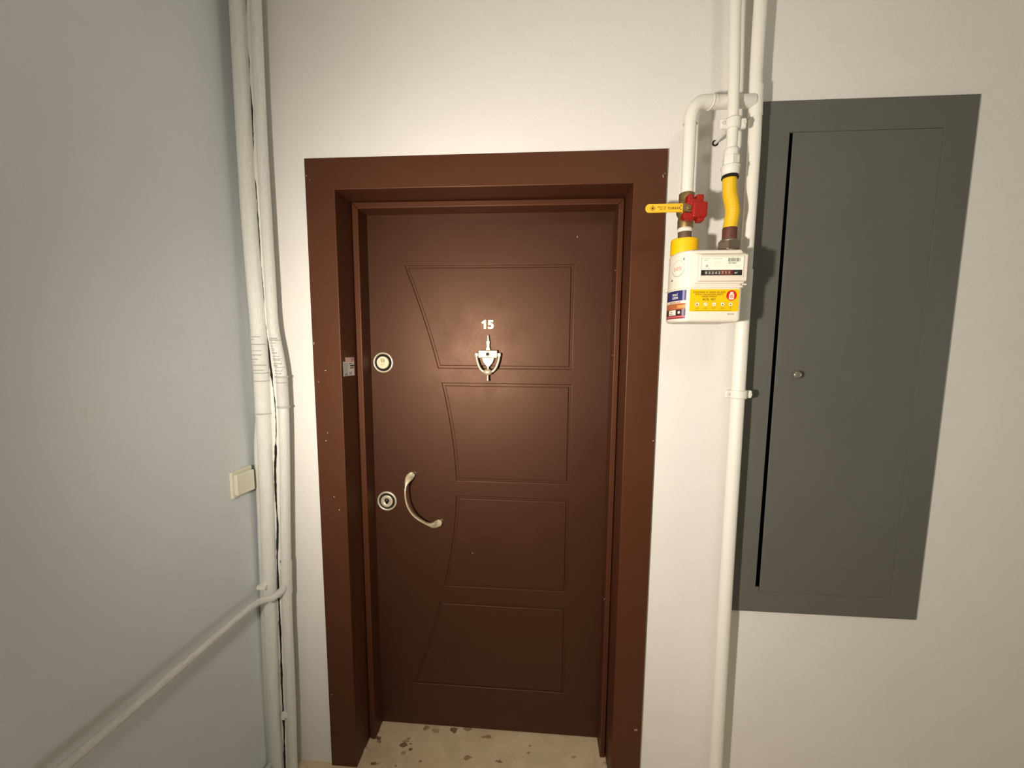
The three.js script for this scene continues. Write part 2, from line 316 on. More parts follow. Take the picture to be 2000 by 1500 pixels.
      for (let k = 0; k < RAD; k++) {
        const w = k / RAD * Math.PI * 2, q = c.clone().addScaledVector(side, a * Math.sign(Math.cos(w)) * Math.pow(Math.abs(Math.cos(w)), 0.8)).addScaledVector(up, b * Math.sign(Math.sin(w)) * Math.pow(Math.abs(Math.sin(w)), 0.8));
        pos.push(q.x, q.y, q.z);
      }
    }
    for (let i = 0; i < SEG; i++) for (let k = 0; k < RAD; k++) { const a = i * RAD + k, b = i * RAD + (k + 1) % RAD; idx.push(a, b, a + RAD, b, b + RAD, a + RAD); }
    for (const e of [0, SEG]) { const c = curve.getPointAt(e / SEG), n = pos.length / 3; pos.push(c.x, c.y, c.z); for (let k = 0; k < RAD; k++) { const a = e * RAD + k, b = e * RAD + (k + 1) % RAD; e ? idx.push(a, b, n) : idx.push(b, a, n); } }
    const g = new THREE.BufferGeometry(); g.setAttribute('position', new THREE.Float32BufferAttribute(pos, 3)); g.setIndex(idx); g.computeVertexNormals();
    g.setAttribute('uv', new THREE.Float32BufferAttribute(new Float32Array(pos.length / 3 * 2), 2));
    const posts = [[0.2725, 1.0485], [0.374, 0.8665]].map(([x, y]) => turned([[0.008, 0], [0.008, 0.008]], x, y, LZ));
    part(leaf, 'pull_handle', merge([g, ...posts]), satin, 'curved satin metal pull handle');
  }
  // knocker: vase shaped back plate with spyhole, swinging ring of two arms and a ball
  {
    const g = new THREE.Group(); g.name = 'door_knocker'; leaf.add(g);
    const x = 0.5535, z = LZ;
    const flat = (profile, depth) => { const r = profile.map(([a, y]) => [x + a, y]), l = profile.slice().reverse().map(([a, y]) => [x - a, y]); return slab([...r, ...l], z, z + depth, 0.003, [], 3); };
    part(g, 'finial', flat([[0.008, 1.513], [0.0085, 1.519], [0.0055, 1.527], [0.0072, 1.541], [0.0078, 1.546], [0.0042, 1.5485], [0.0045, 1.552], [0.0024, 1.569]], 0.013), satin);
    part(g, 'knocker_plate', box(x - 0.0343, x + 0.0343, 1.4868, 1.5152, z + 0.004, z + 0.022, 0.004, 3), satin);
    part(g, 'spyhole', merge([turned([[0.0062, 0.021], [0.0062, 0.0245], [0.0095, 0.0245], [0.011, 0.0225], [0.011, 0.021]].reverse(), x, 1.5012, z)]), satinSoft);
    part(g, 'spyhole_lens', turned([[1e-5, 0.0242], [0.004, 0.0236], [0.0075, 0.0222], [0.0075, 0.0215]].reverse(), x, 1.5012, z), glassDark);
    part(g, 'vase', flat([[0.0012, 1.4395], [0.0035, 1.445], [0.004, 1.455], [0.009, 1.460], [0.017, 1.470], [0.0215, 1.482], [0.023, 1.489]], 0.015), satin);
    const arm = (s) => tube([[x + s * 0.0415, 1.5045, z + 0.016], [x + s * 0.041, 1.493, z + 0.018], [x + s * 0.0365, 1.472, z + 0.02], [x + s * 0.028, 1.4515, z + 0.021], [x + s * 0.018, 1.4405, z + 0.021], [x + s * 0.008, 1.437, z + 0.021]], 0.0045, 40, 14);
    const ears = [-1, 1].map((s) => box(x + s * 0.0405 - 0.0062, x + s * 0.0405 + 0.0062, 1.492, 1.5055, z + 0.010, z + 0.022, 0.003));
    part(g, 'knocker_ring', merge([arm(-1), arm(1), ...ears]), satin);
    const ball = new THREE.SphereGeometry(1, 28, 20); ball.scale(0.0168, 0.0112, 0.0115); ball.translate(x, 1.4372, z + 0.021);
    part(g, 'knocker_ball', ball, satin);
    part(g, 'knocker_tip', lathe([[1e-5, 1.404], [0.0036, 1.4055], [0.0042, 1.409], [0.003, 1.415], [0.0034, 1.424], [0.005, 1.432]], x, z + 0.02, 20), satin);
  }
  for (const [ch, x] of [['1', 0.5275], ['5', 0.5505]]) {
    const g = new TextGeometry(ch, { font, size: 0.0295, depth: 0.002, curveSegments: 8, bevelEnabled: true, bevelSize: 0.0014, bevelThickness: 0.0008, bevelSegments: 1 });
    g.translate(x, 1.5912, LZ); metricUV(g); part(leaf, 'number_digit', g, new THREE.MeshStandardMaterial({ color: 0xf4edd2, roughness: 0.4, metalness: 0.1 }), 'cream digit ' + ch);
  }
  // torn paper label on the left reveal
  const paper = canvasTex(256, 256, (c, w) => {
    c.fillStyle = '#ded2c6'; c.fillRect(0, 0, w, w); c.fillStyle = '#b9bcb2'; c.fillRect(0, 70, 100, 186); c.fillStyle = '#d9b8a8'; c.fillRect(30, 0, 226, 66);
    c.fillStyle = '#b08f95'; c.fillRect(180, 10, 60, 44); c.fillStyle = '#6f6a66'; c.fillRect(120, 84, 80, 10); c.fillStyle = '#33312f'; c.fillRect(150, 108, 100, 20); c.fillRect(150, 140, 90, 14); c.fillStyle = '#5c5a66';
    c.font = 'bold 60px sans-serif'; c.fillText('38', 120, 244); c.fillStyle = '#8f8f8a'; c.fillRect(20, 215, 70, 26);
  });
  const s = slab([[0, 0.0015], [0.0745, 0], [0.0755, 0.062], [0.014, 0.0635], [0.0165, 0.05], [0.0005, 0.0495]], 0, 0.0004, 0);
  { const p = s.attributes.position, uv = s.attributes.uv; for (let i = 0; i < uv.count; i++) uv.setXY(i, p.getX(i) / 0.0755, p.getY(i) / 0.0635); }
  s.rotateY(Math.PI / 2); s.translate(IL, 1.4255, -0.0115);
  part(ll, 'paper_label', s, new THREE.MeshStandardMaterial({ map: paper, roughness: 0.8 }), 'torn printed paper label');
  // worn steel fixing marks on the right jamb
  part(jr, 'paint_chip', merge([[1.5, 1], [0.62, 1.2], [1.78, 0.8]].map(([y, k]) => box(JR - 0.0004, JR, y, y + 0.004 * k, -0.118, -0.115, 0))), chipMat);
}

// ------------------------------------------------------------------ grey utility cabinet in the wall
{
  const c = CAB, t = thing('utility_cabinet', 'flush dark grey wall cabinet with a plain narrow door', 'cabinet', [c.x0, c.y0, 0]);
  const D = { x0: 1.447, x1: 1.84, y0: 0.756, y1: 2.144 };
  part(t, 'frame', slab([[c.x0, c.y0], [c.x1, c.y0], [c.x1, c.y1], [c.x0, c.y1]], ZB, 0.0, 0.0025, [[[1.4355, 0.7695], [1.4345, 2.1385], [1.8406, 2.1385], [1.8406, 0.755], [1.4465, 0.755], [1.4465, 0.7695]]]), cabinetPaint);
  const leaf = part(t, 'door', slab([[1.447, 0.756], [1.84, 0.756], [1.84, 2.1372], [1.443, 2.1372], [1.4445, 1.6]], -0.003, 0.0012, 0.0014), cabinetPaint);
  part(leaf, 'knob', turned([[0.007, 0], [0.0065, 0.008], [0.009, 0.012], [0.0115, 0.017], [0.0115, 0.022], [0.0085, 0.0255], [1e-5, 0.0265]], 1.4945, 1.4527, 0.001, 28), new THREE.MeshStandardMaterial({ color: 0x8d877a, metalness: 0.5, roughness: 0.3 }));
  const i0 = c.x0 + 0.032, i1 = c.x1 - 0.032, j0 = c.y0 + 0.032, j1 = c.y1 - 0.032, zb = -0.2;
  part(t, 'case', merge([box(i0, i1, j0, j1, zb - 0.004, zb, 0), box(i0, i0 + 0.004, j0, j1, zb, ZB, 0), box(i1 - 0.004, i1, j0, j1, zb, ZB, 0), box(i0, i1, j0, j0 + 0.004, zb, ZB, 0), box(i0, i1, j1 - 0.004, j1, zb, ZB, 0)]), darkInside);
}

// ------------------------------------------------------------------ pipes in the left corner
{
  const A = [[-0.1525, H, 0.04], [-0.1541, 2.5264, 0.04], [-0.1580, 1.9554, 0.04], [-0.1545, 1.7519, 0.04], [-0.1502, 1.5829, 0.04], [-0.1480, 1.4321, 0.04], [-0.1514, 1.2367, 0.04], [-0.1568, 0.9764, 0.04], [-0.1624, 0.7965, 0.04], [-0.1686, 0.5735, 0.04], [-0.1775, 0.2234, 0.04], [-0.179, 0, 0.04]];
  const B = [[-0.099, H, 0.038], [-0.1010, 2.5237, 0.038], [-0.1055, 2.1893, 0.038], [-0.1052, 1.9545, 0.038], [-0.1044, 1.7516, 0.038], [-0.1020, 1.5831, 0.038], [-0.0905, 1.5, 0.038], [-0.0835, 1.4329, 0.038], [-0.0835, 1.3223, 0.038], [-0.0893, 1.1530, 0.038], [-0.0971, 0.9788, 0.038], [-0.1045, 0.7993, 0.038], [-0.1115, 0.5770, 0.038], [-0.1130, 0.4245, 0.038], [-0.1170, 0.2283, 0.038], [-0.124, 0, 0.038]];
  const cA = new THREE.CatmullRomCurve3(A.map((p) => V3(...p))), cB = new THREE.CatmullRomCurve3(B.map((p) => V3(...p)));
  const at = (P, y) => { for (let i = 0; i + 1 < P.length; i++) if (y <= P[i][1] && y >= P[i + 1][1]) { const k = (P[i][1] - y) / (P[i][1] - P[i + 1][1]); return P[i][0] + (P[i + 1][0] - P[i][0]) * k; } return P[P.length - 1][0]; };
  const rA = 0.0225, rB = 0.0155;
  const sleeve = (P, y0, y1, r) => { const n = 14, pts = []; for (let i = 0; i <= n; i++) { const y = y0 + (y1 - y0) * i / n; pts.push([at(P, y), y, P[0][2]]); } return tube(pts, r, 40, 22); };
  const collar = (P, y, r, h = 0.006) => { const g = new THREE.TorusGeometry(r, h / 2, 10, 28); g.rotateX(Math.PI / 2); g.translate(at(P, y), y, P[0][2]); return g; };
  const pa = thing('corner_pipe', 'thick white painted pipe in the left corner nearest the grey wall', 'pipe', [-0.179, 0, 0.04]);
  part(pa, 'pipe', new THREE.TubeGeometry(cA, 200, rA, 26), cornerPaint);
  part(pa, 'coupling', merge([sleeve(A, 1.30, 1.56, rA + 0.0012), collar(A, 1.415, rA + 0.0005, 0.004), collar(A, 1.31, rA + 0.0012, 0.005), collar(A, 1.44, rA, 0.004)]), cornerPaint);
  const wraps = (P, r, y0, y1, n) => merge(Array.from({ length: n }, (_, i) => { const y = y0 + (y1 - y0) * i / n + rr(-0.003, 0.003); const g = new THREE.TorusGeometry(r, rr(0.0009, 0.0022), 6, 24, rr(2.2, 4.5)); g.rotateZ(rr(-0.2, 2)); g.rotateX(Math.PI / 2 + rr(-0.08, 0.08)); g.translate(at(P, y), y, P[0][2]); return g; }));
  part(pa, 'thread_wrap', wraps(A, rA + 0.0008, 1.44, 1.57, 11), cornerPaint);
  const pb = thing('corner_pipe', 'thinner white painted corner pipe with a kink, nearer the door', 'pipe', [-0.124, 0, 0.038]);
  part(pb, 'pipe', new THREE.TubeGeometry(cB, 200, rB, 24), cornerPaint);
  part(pb, 'coupling', merge([sleeve(B, 1.335, 1.43, rB + 0.0014), collar(B, 1.428, rB + 0.0018), collar(B, 1.331, rB + 0.0018, 0.006), collar(B, 1.41, rB + 0.001, 0.004)]), cornerPaint);
  part(pb, 'thread_wrap', wraps(B, rB + 0.0006, 1.44, 1.56, 15), cornerPaint);
  part(pb, 'pipe_tee', tube([[-0.1045, 0.81, 0.038], [-0.1052, 0.775, 0.0385], [-0.107, 0.735, 0.039], [-0.1078, 0.69, 0.0385]], rB + 0.0025, 30, 22), cornerPaint);
  part(pb, 'pipe_clip', merge([box(-0.147, -0.132, 0.225, 0.246, 0.03, 0.052, 0.003), box(-0.142, -0.118, 0.236, 0.256, 0.046, 0.054, 0.003)]), cornerPaint);
  // plaster and thick paint that bridges the two pipes, split from top to bottom by a crack
  const K = [[-0.1322, H], [-0.1322, 2.5334], [-0.1371, 2.4608], [-0.1367, 2.4121], [-0.1333, 2.3671], [-0.1361, 2.3248], [-0.1357, 2.2892], [-0.1329, 2.2346], [-0.134, 2.1606], [-0.1378, 2.102], [-0.1372, 2.0471], [-0.1337, 1.9614], [-0.1354, 1.8823], [-0.1343, 1.8206], [-0.1318, 1.7269], [-0.1333, 1.6476], [-0.1302, 1.5673], [-0.1256, 1.5235], [-0.119, 1.4317], [-0.113, 1.3486], [-0.113, 1.2693], [-0.1202, 1.175], [-0.1256, 1.1227], [-0.1287, 1.0298], [-0.1278, 0.923], [-0.1367, 0.8138], [-0.1395, 0.6581], [-0.1424, 0.4908], [-0.1468, 0.3347], [-0.1482, 0.175], [-0.1559, 0]];
  const kx = (y) => at(K, y);
  const left = [], right = [];
  for (let i = 0; i <= 260; i++) {
    const y = H * (1 - i / 260);
    const open = y > 2.0 ? 0.0024 + 0.0012 * Math.max(0, Math.sin(y * 23)) : y > 1.6 ? 0.0026 + 0.0015 * Math.sin(y * 31) : y > 1.42 ? 0.0045 : y > 1.2 ? 0.0016 : y > 1.1 ? 0.0045 : 0.0038 + 0.001 * Math.sin(y * 37);
    const closed = y > 1.95 && Math.sin(y * 17 + 1) < -0.8 ? 0.1 : 1;
    left.push([kx(y) - open * closed + rr(-0.0009, 0.0009), y]); right.push([kx(y) + open * closed * 0.8 + rr(-0.0007, 0.0007), y]);
  }
  part(pa, 'plaster_fill', slab([...left, ...[...Array(31)].map((_, i) => { const y = H * i / 30; return [at(A, y) + 0.004, y]; })], 0.012, 0.037, 0.0012), cornerPaint);
  part(pb, 'plaster_fill', slab([...right, ...[...Array(31)].map((_, i) => { const y = H * i / 30; return [at(B, y) - 0.002, y]; })], 0.012, 0.0365, 0.0012), cornerPaint);
  part(pa, 'crack_shade', slab([...K.map(([x, y]) => [x - 0.009, y]), ...K.slice().reverse().map(([x, y]) => [x + 0.009, y])], 0.012, 0.0345, 0), crackShade, 'dark strip painted for the shade in the crack');  // dark strip just under the plaster, coloured for the shade inside the crack
  // plaster fillet between the thick pipe and the grey wall, from the switch down
  part(pa, 'plaster_fillet', tube([[-0.156, 1.33, 0.036], [-0.165, 1.27, 0.036], [-0.174, 1.18, 0.036], ...[1.0, 0.8, 0.57, 0.22, 0].map((y) => [at(A, y) - 0.0205, y, 0.036])], 0.0165, 80, 18), cornerPaint);
  // branch along the grey wall
  const br = thing('branch_pipe', 'thin white pipe running level along the left grey wall', 'pipe', [-0.155, 0.72, 0.3]);
  part(br, 'pipe', tube([[-0.1068, 0.742, 0.041], [-0.1085, 0.716, 0.056], [-0.118, 0.706, 0.077], [-0.138, 0.708, 0.098], [-0.150, 0.7125, 0.125], [-0.1535, 0.716, 0.2], [-0.1535, 0.7245, 0.447], [-0.1535, 0.732, 0.61], [-0.1535, 0.744, 0.86], [-0.1535, 0.76, 1.4], [-0.1535, 0.78, ZF]], 0.0105, 220, 18, 0.5), cornerPaint);
  part(br, 'elbow', tube([[-0.1068, 0.745, 0.0405], [-0.1083, 0.718, 0.054], [-0.117, 0.7065, 0.0755]], 0.0122, 30, 18), cornerPaint);
  part(br, 'pipe_clip', box(-0.186, -0.156, 0.722, 0.735, 0.058, 0.076, 0.003), cornerPaint);
  part(br, 'clip_screw', box(-0.138, -0.13, 0.686, 0.697, 0.078, 0.088, 0.002), pipePaint);
  const low = thing('low_pipe', 'thin white pipe along the foot of the left grey wall', 'pipe', [-0.19, 0.06, 0.3]);
  part(low, 'pipe', tube([[-0.19, 0.058, 0.03], [-0.19, 0.06, 0.2], [-0.19, 0.062, 0.9], [-0.19, 0.062, ZF]], 0.0075, 60, 14), cornerPaint);
}

// ------------------------------------------------------------------ light switch on the grey wall
{
  const t = thing('wall_switch', 'small cream rocker switch on the left grey wall beside the corner pipes', 'switch', [XL, 1.095, 0.09]);
  part(t, 'switch_plate', box(XL, XL + 0.011, 1.056, 1.14, 0.049, 0.133, 0.004, 3), switchPlastic);
  const top = box(0, 0.014, -0.033, 0.033, -0.031, 0.031, 0.003, 3); top.rotateY(-0.16); top.translate(XL + 0.012, 1.098, 0.094);
  part(t, 'rocker', top, switchPlastic);
}

// ------------------------------------------------------------------ gas pipes
const XI = 1.1235, XO = 1.2405, ZC = 0.1;                                       // inlet and outlet axes of the meter, distance from the wall
const riserPts = [[1.3085, H, 0.045], [1.3085, 2.272, 0.045], [1.3125, 2.1977, 0.045], [1.3165, 2.05, 0.045], [1.3165, 1.6, 0.045], [1.319, 1.2574, 0.045], [1.3215, 0.8, 0.045], [1.3285, 0, 0.045]];
{
  const riser = thing('gas_pipe', 'tall white gas riser pipe between the meter and the grey cabinet', 'pipe', [1.3285, 0, 0.045]);
  part(riser, 'pipe', merge([tube([...riserPts.slice(0, 4), [1.3165, 1.7, 0.045]], 0.0162, 90, 26), tube([[1.3165, 1.75, 0.045], ...riserPts.slice(4)], 0.0187, 110, 26)]), pipePaint);
  part(riser, 'pipe_tee', merge([tube([[1.3115, 2.235, 0.045], [1.3125, 2.1977, 0.045], [1.314, 2.155, 0.045]], 0.0175, 20, 26), tube([[1.285, 2.1977, 0.047], [1.3125, 2.1977, 0.045]], 0.0168, 10, 24)]), pipePaint);
  const inlet = thing('gas_pipe', 'white gas pipe bent over above the red valve', 'pipe', [XI, 1.93, ZC]);
  part(inlet, 'pipe', merge([tube([[XI + 0.0005, 1.925, ZC], [XI, 2.0, ZC], [XI - 0.0005, 2.1, ZC], [XI - 0.0005, 2.128, ZC]], 0.0158, 40, 24), tube([[XI + 0.06, 2.1755, 0.086], [1.30, 2.195, 0.052]], 0.0166, 30, 24)]), pipePaint);
  const elbowPts = [[XI - 0.0005, 2.115, ZC], [XI + 0.001, 2.135, ZC], [XI + 0.0085, 2.156, 0.099], [XI + 0.0245, 2.17, 0.096], [XI + 0.046, 2.1745, 0.091], [XI + 0.064, 2.177, 0.0855]];
  part(inlet, 'elbow', tube(elbowPts, 0.0172, 50, 26), pipePaint);
  const tor = new THREE.TorusGeometry(0.0165, 0.0028, 10, 28); tor.rotateY(Math.PI / 2 + 0.3); tor.translate(XI + 0.052, 2.1752, 0.0888);
  part(inlet, 'weld_collar', tor, pipePaint);
  const outlet = thing('gas_pipe', 'white gas pipe coming down to the yellow hose', 'pipe', [1.232, 1.97, ZC]);
  part(outlet, 'pipe', tube([[1.2085, H, ZC], [1.2195, 2.4088, ZC], [1.227, 2.24, ZC], [1.2315, 2.1, ZC], [1.232, 2.03, ZC]], 0.0134, 80, 24), pipePaint);
  part(outlet, 'union', merge([
    lathe([[0.0135, 2.052], [0.0172, 2.05], [0.0178, 2.046], [0.0178, 2.034], [0.0165, 2.031]].reverse(), 1.232, ZC),
    hexNut(1.232, 2.008, 2.032, ZC, 0.0205, 0.35),
    lathe([[0.0165, 2.009], [0.0225, 2.008], [0.0235, 2.0055], [0.0235, 2.001], [0.0215, 1.999], [0.0215, 1.988], [0.019, 1.983], [0.012, 1.983]].reverse(), 1.2325, ZC)]), pipePaint);
  part(outlet, 'gasket_ring', lathe([[0.0125, 1.976], [0.0205, 1.976], [0.021, 1.979], [0.0195, 1.984], [0.0125, 1.984]], 1.2325, ZC), darkRing);
  const clampAround = (name, label, x, y, z, r, h, ear, tilt) => {
    const t = thing(name, label, 'pipe clamp', [x, y, z], 'white split pipe clamps on the gas pipes');
    part(t, 'band', lathe([[r, y - h], [r + 0.0035, y - h], [r + 0.0045, y - h * 0.7], [r + 0.0045, y + h * 0.7], [r + 0.0035, y + h], [r, y + h]], x, z, 36), pipePaint);
    for (const s of [-1, 1]) {
      part(t, 'ear', box(x + s * (r + ear / 2 + 0.002) - ear / 2, x + s * (r + ear / 2 + 0.002) + ear / 2, y - h * 0.92, y + h * 0.92, z - 0.006, z + 0.006, 0.0045, 3), pipePaint);
      part(t, 'screw', turned([[1e-5, 0.0035], [0.0012, 0.002], [0.0042, 0.0035], [0.0048, 0.0015], [0.0048, 0]].reverse(), x + s * (r + ear / 2 + 0.004), y, z + 0.0058, 18), pipePaint);
    }
    return t;
  };
  const k1 = clampAround('pipe_clamp', 'white split pipe clamp on the pipe above the yellow hose', 1.2315, 2.1127, ZC, 0.0136, 0.0135, 0.0175, 0);
  part(k1, 'stud', tube([[1.2315, 2.1122, ZC - 0.014], [1.233, 2.1165, 0.04], [1.2345, 2.119, ZB]], 0.0045, 20, 12), pipePaint);
  part(k1, 'stud_hole', turned([[0.003, 0], [0.0085, 0], [0.009, 0.0015], [0.0045, 0.002]], 1.2345, 2.119, ZB, 20), darkRing);  // dark disc, its colour stands for the hole round the stud
  const k2 = clampAround('pipe_clamp', 'white split pipe clamp on the riser below the meter', 1.3185, 1.396, 0.045, 0.0189, 0.0125, 0.0165, 0);
  part(k2, 'stud', tube([[1.3185, 1.396, 0.025], [1.3185, 1.396, ZB]], 0.005, 8, 12), pipePaint);

  // yellow corrugated hose between union and meter
  const hose = thing('flexible_hose', 'short yellow flexible gas hose above the meter', 'hose', [XO, 1.85, ZC]);
  {
    const c = new THREE.CatmullRomCurve3([[1.2318, 1.981, ZC], [1.2322, 1.965, ZC], [1.2345, 1.94, ZC], [1.2395, 1.913, ZC + 0.003], [1.2425, 1.892, ZC + 0.004], [1.2420, 1.868, ZC + 0.001], [1.2405, 1.85, ZC]].map((p) => V3(...p)));
    const S = 160, g = new THREE.TubeGeometry(c, S, 0.0176, 24), p = g.attributes.position;
    for (let i = 0; i <= S; i++) { const o = c.getPointAt(i / S), k = 1 + 0.011 * Math.sin(i / S * Math.PI * 2 * 22); for (let j = 0; j <= 24; j++) { const q = i * 25 + j; p.setXYZ(q, o.x + (p.getX(q) - o.x) * k, o.y + (p.getY(q) - o.y) * k, o.z + (p.getZ(q) - o.z) * k); } }
    g.computeVertexNormals(); part(hose, 'sleeve', g, yellowHose);
  }
  part(hose, 'nipple', lathe([[0.015, 1.812], [0.0178, 1.812], [0.0182, 1.842], [0.0184, 1.848], [0.017, 1.8515], [0.015, 1.8515]], XO, ZC), brownNipple, 'dark brown steel nipple');

  // shut-off valve over the meter's inlet
  const v = thing('shutoff_valve', 'brass gas valve with red cover and yellow lever beside the door casing', 'valve', [XI, 1.82, ZC]);
  part(v, 'valve_body', merge([
    lathe([[0.0155, 1.851], [0.0195, 1.851], [0.0198, 1.872], [0.0185, 1.879], [0.0235, 1.888], [0.0248, 1.90], [0.0235, 1.912], [0.0185, 1.92], [0.0192, 1.925], [0.0192, 1.94], [0.016, 1.942]], XI, ZC),
    turned([[0.012, 0.015], [0.012, 0.036], [0.009, 0.038], [0.0001, 0.038]].reverse(), XI - 0.004, 1.893, ZC, 20)]), brass);
  part(v, 'nipple', lathe([[0.013, 1.812], [0.0172, 1.812], [0.0175, 1.842], [0.013, 1.842]], XI, ZC), rustySteel);
  part(v, 'sealing_tape', lathe([[0.013, 1.8405], [0.0183, 1.8405], [0.0193, 1.846], [0.0183, 1.852], [0.013, 1.852]], XI, ZC), teflon);
  const leverPic = canvasTex(512, 128, (c, w, h) => {
    c.fillStyle = '#f0b924'; c.fillRect(0, 0, w, h); c.fillStyle = '#4a2f0c'; c.strokeStyle = '#4a2f0c';
    c.save(); c.translate(96, 68); c.rotate(Math.PI / 4); c.lineWidth = 6; c.strokeRect(-24, -24, 48, 48); c.fillRect(-13, -13, 26, 26); c.restore();
    c.font = 'bold 26px sans-serif'; c.fillText('MOP 5-20', 158, 62); c.fillText('DN', 190, 92); c.fillText('25', 240, 92);
    c.font = 'bold 46px sans-serif'; c.fillText('TURKAY', 296, 86);
    c.beginPath(); c.arc(470, 38, 8, 0, 7); c.fill(); c.beginPath(); c.arc(472, 88, 8, 0, 7); c.fill();
  });
  const lev = slab([[1.1055, 1.8825], [1.1055, 1.9045], [1.03, 1.904], ...circle(1.0185, 1.893, 0.0108, 0.0112, 14, Math.PI / 2, Math.PI * 1.5)], 0.132, 0.1365, 0.0012);
  { const p = lev.attributes.position, uv = lev.attributes.uv; for (let i = 0; i < uv.count; i++) uv.setXY(i, (p.getX(i) - 1.0075) / 0.098, (p.getY(i) - 1.8815) / 0.0235); }
  part(v, 'lever', lev, new THREE.MeshStandardMaterial({ map: leverPic, roughness: 0.45 }), 'flat yellow lever with printed lettering');
  part(v, 'lever_hub', merge([box(1.102, 1.122, 1.883, 1.9045, 0.131, 0.1375, 0.0015), hexNut(0, 0, 0.006, 0, 0.0085).rotateX(Math.PI / 2).translate(1.1165, 1.8935, 0.137)]), brass);
  const red = [
    box(1.1225, 1.1605, 1.864, 1.9045, 0.118, 0.152, 0.006, 4),
    box(1.1115, 1.1265, 1.899, 1.924, 0.122, 0.146, 0.004, 3), box(1.1335, 1.152, 1.899, 1.9235, 0.122, 0.146, 0.004, 3), box(1.118, 1.146, 1.896, 1.912, 0.12, 0.147, 0.004, 3),
    slab([[1.1, 1.867], [1.103, 1.8795], [1.1235, 1.8785], [1.132, 1.8685], [1.128, 1.859], [1.108, 1.862]], 0.124, 0.146, 0.003),
    box(1.1385, 1.1555, 1.8565, 1.868, 0.122, 0.146, 0.003, 3)];
  part(v, 'safety_cover', merge(red), redPlastic, 'red plastic valve cover');
}

